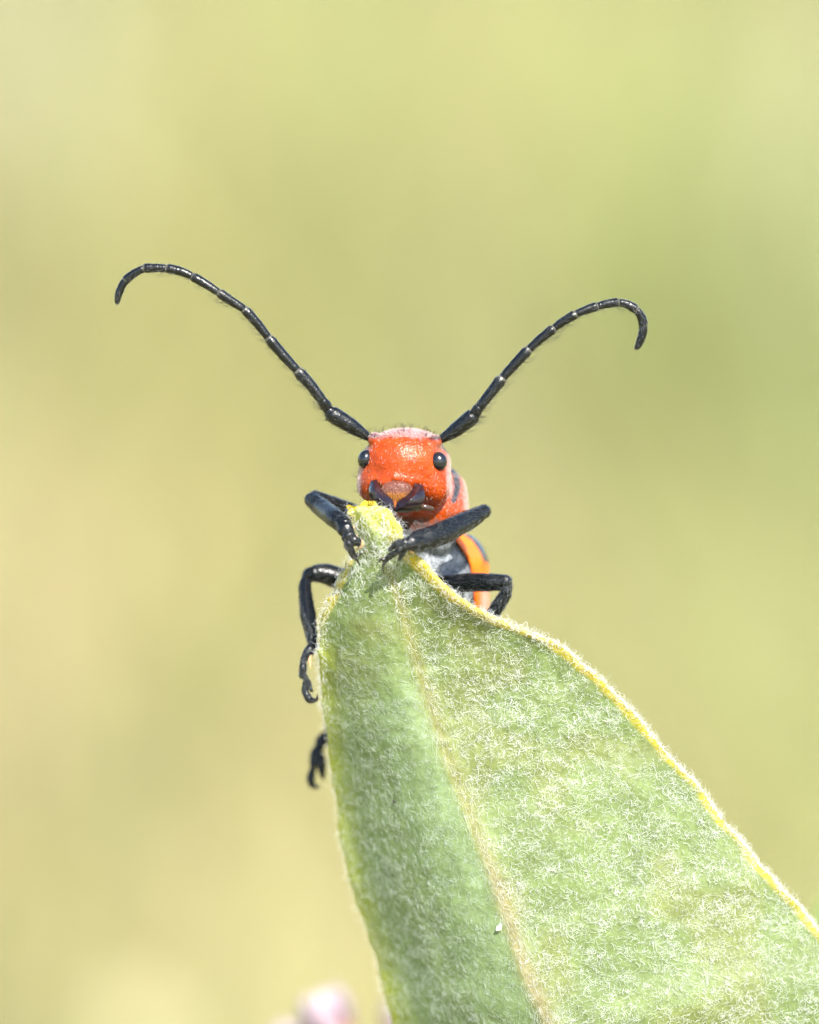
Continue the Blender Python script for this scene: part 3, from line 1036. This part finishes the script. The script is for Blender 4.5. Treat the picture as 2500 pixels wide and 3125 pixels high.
for (cx, cy, r, rot) in ((1115, 1401, (23, 29, 26), 0.25), (1338, 1408, (27, 29, 24), -0.25)):
    zc = surf_z(cx, cy)
    Batch().add(ellipsoid((cx, cy, zc + 3), r, rot)).build('eye', M['eye'], beetle)

# mandibles: faceted dark plates with a raised ridge
MB = (0.011, 0.006, 0.009)


def mandible(inner, outer, ridge, tip, zin, zrid, zout):
    """inner and outer edges and the ridge run from the hinge to the tip, each a list of (x, y)"""
    m = 16
    uu = np.linspace(0, 1, m)
    r3 = lambda pts, z: spline(np.array([[x, y, 0] for x, y in pts], float), uu * (len(pts) - 1)) + np.stack([0 * uu, 0 * uu, np.interp(uu, np.linspace(0, 1, len(z)), z)], 1)
    a, b, c = r3(inner, zin), r3(ridge, zrid), r3(outer, zout)
    back = (a + c) / 2 + np.array([0, 0, 14.0])
    cols = [a, a * 0.45 + b * 0.55 + [0, 0, 3.0], b, b * 0.5 + c * 0.5 + [0, 0, -2.0], c, back]
    V = np.stack(cols, 1)
    V[1:-1] += ((vnoise(V, 9.0) - 0.5)[..., None] * np.array([2, 2, 5.0]))[1:-1]
    V = V.reshape(-1, 3)
    f = []
    for i in range(m - 1):
        for j in range(6):
            f.append((i * 6 + j, (i + 1) * 6 + j, (i + 1) * 6 + (j + 1) % 6, i * 6 + (j + 1) % 6))
    f.append(tuple(range(6)))
    f.append(tuple((m - 1) * 6 + j for j in range(5, -1, -1)))
    o = Batch().add((V, f), MB).build('mandible', M['mandible'], beetle)
    bv_ = o.modifiers.new('round', 'BEVEL')
    bv_.width = 2.2 * K
    bv_.segments = 2
    bv_.limit_method = 'ANGLE'
    bv_.angle_limit = 0.5
    return o


mandible([(1266, 1474), (1254, 1500), (1232, 1518), (1213, 1532), (1203, 1558)],
         [(1292, 1482), (1297, 1512), (1290, 1538), (1258, 1562), (1205, 1563)],
         [(1280, 1480), (1272, 1506), (1250, 1528), (1228, 1546), (1204, 1560)], None,
         [-50, -76, -88, -94, -96], [-58, -104, -120, -118, -102], [-52, -82, -92, -94, -96])
mandible([(1150, 1462), (1162, 1488), (1180, 1508), (1199, 1526), (1207, 1556)],
         [(1132, 1468), (1125, 1502), (1138, 1534), (1166, 1556), (1204, 1564)],
         [(1141, 1466), (1144, 1496), (1158, 1522), (1184, 1542), (1205, 1560)], None,
         [-40, -70, -84, -90, -92], [-48, -96, -112, -110, -98], [-40, -70, -82, -88, -92])
# labrum: hairy brown lip with an amber brush
v, f = ellipsoid((1211, 1494, -52), (46, 28, 16))
v[:, 1] += np.where(v[:, 1] > 1494, 0.5 * (1 - np.abs(v[:, 0] - 1211) / 46).clip(0) * (v[:, 1] - 1494), 0)
lab_c = mixc(np.tile(np.array([0.14, 0.040, 0.026]), (len(v), 1)), (0.26, 0.09, 0.015), sstep(1498, 1512, v[:, 1]))
lab = Batch().add((v, f), lab_c).build('labrum', M['body'], beetle)
hp, hn = scatter(v, f, 520, lambda c, n: (n[:, 2] < 0) * 1.0)
st = strands(hp, hn, np.tile([0.0, 1.0, -0.2], (len(hp), 1)), rng.uniform(9, 18, len(hp)), 0.35, 0.15, 5, 0.3)
amb = hp[:, 1] > 1499
hair_obj('labrum_hairs', st[~amb], 0.3, M['brown_hair'], lab)
hair_obj('labrum_brush', st[amb], 0.45, M['amber_hair'], lab)
Batch().add(sweep(np.array([[1204, 1518, -52], [1206, 1540, -58], [1203, 1560, -58]]), [10, 8, 6]), (0.30, 0.09, 0.02)).build('lower_lip', M['body'], beetle)
for path, ra in (([[1272, 1552, -28], [1288, 1546, -46], [1306, 1549, -44], [1317, 1552, -34]], [9, 9, 8.5, 8]),
                 ([[1160, 1552, -20], [1150, 1556, -36], [1138, 1556, -30]], [8, 8, 6])):
    Batch().add(sweep(spline(path, np.linspace(0, len(path) - 1, 14)), np.interp(np.linspace(0, 1, 14), np.linspace(0, 1, len(ra)), ra)), (0.05, 0.03, 0.02)).build('palp', M['mandible'], beetle)


# antennae
def antenna(ctrl, joints, radii, depth):
    ctrl = np.array([[x, y, d] for (x, y), d in zip(ctrl, depth)], float)
    root = None
    store = []
    for k in range(len(joints) - 1):
        u0, u1 = joints[k], joints[k + 1]
        m = 14
        uu = np.linspace(u0, u1, m)
        pp = spline(ctrl, uu)
        gap = 1.2
        w_ = np.linspace(0, 1, m)
        if k == 0:      # scape: slender foot, swollen club
            prof = np.interp(w_, [0, 0.12, 0.45, 0.8, 0.95, 1], [0.42, 0.58, 0.9, 1.0, 0.9, 0.7])
        elif k == 1:
            prof = np.interp(w_, [0, 0.5, 1], [0.75, 1.0, 0.9])
        elif k == len(joints) - 2:
            prof = np.interp(w_, [0, 0.2, 0.6, 0.9, 1], [0.95, 1.0, 0.95, 0.7, 0.45])
        else:
            prof = np.interp(w_, [0, 0.06, 0.3, 0.85, 0.96, 1], [0.60, 0.80, 0.88, 1.0, 1.07, 0.88])
        rr = radii[k] * prof
        t = norm(pp[-1] - pp[0])
        pp[0] += t * gap
        pp[-1] -= t * gap
        v, f = sweep(pp, rr, rr * 0.92, side=(0, 0, 1), ring=18)
        v = v + norm(v - pp.mean(0)) * ((vnoise(v, 9.0) - 0.5) * 2.0)[:, None]
        c = np.tile(np.array(BLK), (len(v), 1))
        along = ((v - pp[0]) @ t) / np.linalg.norm(pp[-1] - pp[0])
        if k >= 2:
            c = mixc(c, (0.08, 0.076, 0.06), sstep(0.995, 1.02, along) * 0.8 * (k < len(joints) - 2))
            if k == len(joints) - 2:
                c = mixc(c, (0.5, 0.45, 0.3), sstep(1.0, 1.06, along) * 0.8)
        o = Batch().add((v, f), c).build('antenna' if root is None else 'antenna_segment', M['chitin'], beetle if root is None else root)
        if root is None:
            root = o
        store.append((v, f, t))
    return root, store


LA = [(1130, 1338), (1072, 1300), (1012, 1262), (996, 1240), (985, 1224), (950, 1178), (912, 1136), (868, 1088), (823, 1035), (786, 988), (749, 948), (710, 922), (671, 896), (630, 869), (590, 846), (550, 829), (511, 821), (476, 819), (442, 821), (410, 836), (384, 858), (366, 890), (358, 928)]
la, lseg = antenna(LA, [0, 2.25, 3.9, 6, 8, 10, 12, 14, 16, 18, 20, 22], [26.5, 18, 18.5, 16.5, 15.2, 15, 14.6, 14.8, 14.4, 13.8, 12.5],
                   np.interp(np.arange(23), [0, 4, 12, 22], [8, -25, -45, -20]))
RA = [(1337, 1347), (1392, 1311), (1442, 1271), (1453, 1257), (1462, 1244), (1497, 1200), (1530, 1158), (1571, 1112), (1611, 1070), (1648, 1036), (1688, 1004), (1720, 981), (1755, 961), (1788, 947), (1821, 936), (1854, 928), (1886, 924), (1915, 930), (1941, 946), (1957, 968), (1963, 995), (1958, 1030), (1942, 1066)]
ra_, rseg = antenna(RA, [0, 2.3, 3.9, 6, 8, 10, 12, 14, 16, 18, 20, 22], [25, 18, 18, 16.5, 15, 14.5, 14.3, 14.3, 14.3, 14.8, 13.8],
                    np.interp(np.arange(23), [0, 4, 12, 22], [8, -20, -30, 0]))
# bristles: pale sheen hairs and longer dark setae on the lower side
for root, seg, sgn in ((la, lseg, -1), (ra_, rseg, 1)):
    A_, N_, T_ = [], [], []
    B_, BN_, BT_ = [], [], []
    for k, (v, f, t) in enumerate(seg):
        hp, hn = scatter(v, f, 170 if k in (0, 2) else 60)
        A_.append(hp); N_.append(hn); T_.append(np.tile(t, (len(hp), 1)))
        down = np.array([0.45 * sgn, 0.85, 0.0])
        if 0 <= k < 9:
            hp, hn = scatter(v, f, 20 if k < 6 else 8, lambda c, n: np.maximum(n @ down - 0.35, 0) + 1e-9)
            B_.append(hp); BN_.append(hn); BT_.append(np.tile(t + np.array([0.5 * sgn, 0.25, 0]), (len(hp), 1)))
    hp, hn, tn = np.vstack(A_), np.vstack(N_), np.vstack(T_)
    st = strands(hp, hn, tn, rng.uniform(7, 14, len(hp)), rng.uniform(0.15, 0.45, len(hp)), 0.1, 4, 0.2)
    hair_obj('antenna_hairs', st, rng.uniform(0.2, 0.35, len(hp)), M['grey_hair'], root)
    hp, hn, tn = np.vstack(B_), np.vstack(BN_), np.vstack(BT_)
    st = strands(hp, hn, tn, rng.uniform(18, 40, len(hp)), rng.uniform(0.45, 0.75, len(hp)), 0.12, 5, 0.15)
    hair_obj('antenna_bristles', st, 0.55, M['dark_hair'], root, 0.3)


# elytra: two curved shells over the back, orange with black spots
def elytron(sgn):
    u = np.linspace(0, 1, 60)
    y = 1622 + (2720 - 1622) * u
    dc = np.interp(y, [1622, 1760, 2040, 2400, 2720], [250, 275, 400, 590, 760])
    shoulder = np.sqrt(np.clip(1 - ((1 - np.clip(u / 0.10, 0, 1))) ** 2, 0, 1))
    rx = np.interp(u, [0, 0.08, 0.3, 0.7, 0.9, 1], [198, 205, 207, 204, 150, 60]) * (0.55 + 0.45 * shoulder)
    rz = np.interp(u, [0, 0.3, 0.7, 1], [150, 168, 165, 70]) * (0.55 + 0.45 * shoulder)
    ph = np.linspace(0.012, 1, 44)
    phm = np.radians(np.interp(y, [1622, 1680, 1740, 1860, 2400, 2720], [150, 142, 133, 128, 122, 118]))
    V = np.zeros((60, 44, 3))
    for j, a in enumerate(ph):
        an = a * phm
        V[:, j, 0] = 1290 + sgn * (rx * np.sin(an) + 1.5)
        V[:, j, 1] = y + 14 * np.cos(an)
        V[:, j, 2] = dc + rz * np.cos(an) * np.where(np.cos(an) > 0, 1, 0.85)
    v = V.reshape(-1, 3)
    f = []
    for i in range(59):
        for j in range(43):
            q = (i * 44 + j, i * 44 + j + 1, (i + 1) * 44 + j + 1, (i + 1) * 44 + j)
            f.append(q if sgn > 0 else q[::-1])
    nz = vnoise(v + 77, 30.0)
    c = np.tile(np.array([0.72, 0.145, 0.006]), (len(v), 1))
    c = mixc(c, (0.66, 0.085, 0.012), sstep(0.4, 0.7, nz) * 0.5)
    xx = 1290 + np.abs(v[:, 0] - 1290)
    # humeral black spot, bounded by a line running down the shoulder
    lim = np.interp(v[:, 1], [1600, 1640, 1655, 1690, 1725, 1745], [1395, 1424, 1448, 1468, 1484, 1525])
    c = mixc(c, (0.03, 0.032, 0.038), sstep(-4, 5, xx - lim + 5 * (nz - 0.5)) * (v[:, 1] < 1760) + 0.0)
    for (sx, sy, r_) in ((1420, 2080, 70), (1390, 2480, 60)):
        c = mixc(c, (0.02, 0.02, 0.024), sstep(r_ + 6, r_ - 6, np.hypot(xx - sx, v[:, 1] - sy)) * (v[:, 2] > 380))
    # pale hairs along the lower side margin
    c = mixc(c, (0.60, 0.30, 0.26), sstep(1462, 1480, xx) * sstep(1765, 1800, v[:, 1]) * 0.75)
    o = Batch().add((v, f), c).build('elytron', M['elytron'], beetle)
    s = o.modifiers.new('shell', 'SOLIDIFY')
    s.thickness = 12 * K
    s.offset = -1 if sgn > 0 else -1
    o['label'] = 'orange wing cover with black spots'


elytron(1)
elytron(-1)


# legs
def limb(points, ra, rb, side=(0, 0, 1), power=2.0, n=9):
    uu = np.linspace(0, len(points) - 1, n * (len(points) - 1) + 1)
    pp = spline(points, uu)
    return sweep(pp, np.interp(uu, range(len(ra)), ra), np.interp(uu, range(len(rb)), rb), side=side, ring=20, power=power)


PAD = (0.62, 0.42, 0.22)


def leg(parts, tarsus, claws, pads=()):
    """parts: swept limbs (femur, tibia) joined into the leg; tarsus: list of (points, half widths, thickness); claws: paths"""
    bt = Batch()
    vv = []
    for k in parts:
        v, f = limb(*k)
        v = v + (vnoise(v, 16.0) - 0.5)[:, None] * 3
        bt.add((v, f), BLK)
        vv.append((v, f))
    o = bt.build('leg', M['chitin'], beetle)
    tv = []
    for pts, wd, thk in tarsus:
        v, f = limb(pts, wd, thk, n=6)
        v = v + (vnoise(v, 7.0) - 0.5)[:, None] * 2.5
        Batch().add((v, f), BLK).build('tarsus_segment', M['chitin'], o)
        tv.append((v, f))
    for pts in claws:
        uu = np.linspace(0, len(pts) - 1, 14)
        v, f = sweep(spline(pts, uu), np.linspace(6.5, 1.3, 14), ring=10)
        Batch().add((v, f), (0.012, 0.008, 0.006)).build('claw', M['mandible'], o)
    for pts, r_ in pads:
        uu = np.linspace(0, len(pts) - 1, 14)
        v, f = sweep(spline(pts, uu), r_ * np.sin(np.linspace(0.35, 2.8, 14)), ring=10)
        Batch().add((v, f), PAD).build('tarsus_pad', M['petal'], o)
    H, N_, T_ = [], [], []
    for (v, f), k in zip(vv, parts):
        hp, hn = scatter(v, f, 800)
        t = norm(np.array(k[0][-1], float) - np.array(k[0][0], float))
        H.append(hp); N_.append(hn); T_.append(np.tile(t, (len(hp), 1)))
    for (v, f), k in zip(tv, tarsus):
        hp, hn = scatter(v, f, 90)
        t = norm(np.array(k[0][-1], float) - np.array(k[0][0], float))
        H.append(hp); N_.append(hn); T_.append(np.tile(t, (len(hp), 1)))
    hp, hn, t = np.vstack(H), np.vstack(N_), np.vstack(T_)
    st = strands(hp, hn, t, rng.uniform(8, 17, len(hp)), rng.uniform(0.1, 0.4, len(hp)), 0.12, 4, 0.22)
    hair_obj('leg_hairs', st, rng.uniform(0.16, 0.3, len(hp)), M['grey_hair'], o)
    return o


# front right: tibia across the picture, tarsus gripping the leaf face
leg([([[1335, 1632, 150], [1412, 1590, 80], [1478, 1560, -8]], [26, 27, 21], [26, 27, 20]),
     ([[1478, 1562, -18], [1430, 1588, -62], [1350, 1626, -160], [1270, 1654, -220]], [20, 29, 36, 33], [19, 23, 26, 22])],

    [([[1282, 1648, -226], [1262, 1654, -238], [1248, 1660, -244]], [14, 25, 22], [12, 16, 13]),
     ([[1256, 1652, -240], [1238, 1658, -246], [1222, 1664, -246]], [9, 19, 15], [8, 12, 9]),
     ([[1240, 1650, -242], [1220, 1652, -240], [1200, 1661, -228]], [5, 9, 6], [5, 7, 5]),
     ([[1240, 1656, -248], [1216, 1660, -246], [1190, 1676, -226]], [5, 9, 6], [5, 7, 5]),
     ([[1244, 1670, -242], [1230, 1686, -232], [1220, 1706, -214]], [5, 10, 6], [5, 8, 5]),
     ([[1234, 1664, -250], [1212, 1682, -244], [1192, 1696, -230], [1176, 1708, -214]], [5, 9, 10, 9], [5, 8, 8, 8])],
    [[[1182, 1704, -218], [1164, 1706, -222], [1152, 1718, -206]], [[1180, 1708, -216], [1170, 1726, -216], [1172, 1746, -196]]],
    [([[1262, 1664, -226], [1254, 1676, -210], [1262, 1686, -196]], 7)])
# front left
leg([([[1230, 1660, 120], [1080, 1570, 130], [960, 1520, 70]], [28, 30, 24], [26, 28, 22]),
     ([[950, 1524, 46], [985, 1552, -10], [1022, 1580, -122], [1050, 1602, -164]], [24, 28, 29, 27], [22, 25, 26, 22])],

    [([[1040, 1594, -166], [1054, 1612, -182], [1062, 1624, -186]], [14, 26, 23], [12, 18, 15]),
     ([[1054, 1620, -184], [1064, 1634, -192], [1072, 1644, -192]], [12, 23, 20], [10, 15, 12]),
     ([[1064, 1640, -190], [1080, 1648, -196], [1096, 1654, -190]], [8, 17, 13], [7, 12, 9]),
     ([[1062, 1642, -190], [1066, 1660, -196], [1070, 1672, -192]], [8, 16, 13], [7, 12, 9]),
     ([[1066, 1664, -192], [1074, 1680, -190], [1082, 1696, -178]], [7, 11, 10], [7, 9, 8])],
    [[[1080, 1692, -180], [1098, 1692, -182], [1112, 1686, -166]], [[1082, 1694, -178], [1092, 1710, -178], [1100, 1724, -158]]],
    [([[1090, 1640, -182], [1104, 1650, -184], [1106, 1664, -180], [1090, 1676, -176]], 6), ([[1070, 1604, -172], [1079, 1612, -172], [1072, 1624, -172]], 5), ([[1080, 1630, -180], [1090, 1638, -180], [1086, 1644, -176]], 5)])
# middle left
leg([([[1160, 1800, 180], [1050, 1772, 175], [985, 1752, 165], [940, 1756, 150]], [30, 35, 31, 22], [28, 32, 28, 20]),
     ([[936, 1756, 150], [929, 1800, 142], [938, 1880, 125], [953, 1968, 105]], [16, 19, 25, 15], [15, 18, 22, 14])],
    [([[955, 1972, 100], [940, 1992, 92], [926, 2014, 88]], [14, 17, 11], [11, 12, 9]),
     ([[924, 2018, 88], [924, 2042, 86], [921, 2066, 86]], [9, 12, 10], [8, 9, 8]),
     ([[926, 2062, 86], [938, 2086, 86], [950, 2110, 84]], [9, 10, 5], [8, 8, 5]),
     ([[928, 2088, 90], [930, 2112, 90], [942, 2136, 88], [956, 2140, 80]], [7, 11, 12, 8], [7, 9, 9, 7])],
    [[[952, 2142, 80], [966, 2138, 72], [970, 2128, 62]], [[952, 2140, 84], [964, 2136, 90], [968, 2122, 96]]],
    [([[950, 1994, 88], [944, 2016, 84], [946, 2040, 80]], 5)])
# middle right
leg([([[1340, 1790, 130], [1420, 1779, 92], [1490, 1778, 60], [1545, 1777, 44]], [28, 29, 28, 22], [26, 27, 25, 20]),
     ([[1545, 1778, 44], [1545, 1806, 46], [1524, 1846, 56], [1490, 1892, 62], [1462, 1925, 66]], [15, 19, 21, 20, 16], [15, 18, 19, 18, 14])],
    [([[1460, 1928, 64], [1440, 1946, 58], [1425, 1960, 50]], [14, 17, 11], [11, 12, 9]),
     ([[1426, 1958, 52], [1408, 1974, 46], [1396, 1990, 40]], [11, 13, 8], [9, 10, 7])],
    [[[1396, 1990, 42], [1386, 2002, 42], [1380, 2004, 36]]])
# hind left: only the foot shows past the leaf
leg([([[1190, 2060, 430], [1100, 2000, 560], [1010, 2080, 640]], [30, 34, 22], [28, 32, 20]),
     ([[1010, 2080, 640], [1010, 2150, 620], [1000, 2262, 560]], [16, 20, 15], [15, 18, 14])],
    [([[1000, 2262, 555], [980, 2276, 545], [968, 2292, 540]], [14, 21, 17], [11, 14, 11]),
     ([[970, 2288, 540], [958, 2320, 535], [950, 2354, 530]], [11, 19, 15], [10, 13, 10]),
     ([[968, 2310, 535], [972, 2350, 530], [978, 2394, 525]], [11, 18, 7], [9, 12, 7]),
     ([[952, 2350, 530], [944, 2378, 528], [940, 2400, 526], [945, 2420, 524]], [9, 11, 14, 10], [8, 9, 11, 8])],
    [[[942, 2414, 524], [954, 2428, 520], [970, 2424, 510]], [[942, 2412, 528], [958, 2424, 534], [968, 2418, 540]]])
# hind right: wholly behind the leaf
leg([([[1390, 2060, 380], [1480, 2010, 420], [1580, 2120, 380]], [30, 34, 22], [28, 32, 20]),
     ([[1580, 2120, 380], [1570, 2220, 280], [1540, 2340, 120]], [16, 20, 15], [15, 18, 14])],
    [([[1540, 2340, 112], [1530, 2366, 90], [1524, 2390, 76]], [14, 17, 10], [11, 12, 9])],
    [[[1524, 2388, 78], [1518, 2404, 70], [1522, 2412, 62]]])

# ---------------------------------------------------------------- specks on the leaf


def leaf_z(x, y):
    d = np.hypot(P[..., 0] - x, P[..., 1] - y)
    i = np.unravel_index(np.argmin(d), d.shape)
    return P[i][2]


v, f = ellipsoid((1523, 2827, leaf_z(1523, 2827) - 9), (10, 12, 9), 0.3)
v = v + (np.stack([vnoise(v, 11.0), vnoise(v + 50, 11.0), vnoise(v + 90, 11.0)], 1) - 0.5) * 11
o = Batch().add((v, f)).build('latex_droplet', M['droplet'], None)
prop(o, 'tiny bright white droplet caught beside the leaf midrib', 'droplet')
v, f = ellipsoid((1204, 2449, leaf_z(1204, 2449) - 8), (6, 5, 4), 0.5)
v = v + (vnoise(v, 5.0) - 0.5)[:, None] * 3
o = Batch().add((v, f)).build('dirt_speck', M['speck'], None)
prop(o, 'tiny black speck lying on the shaded half of the leaf', 'speck')
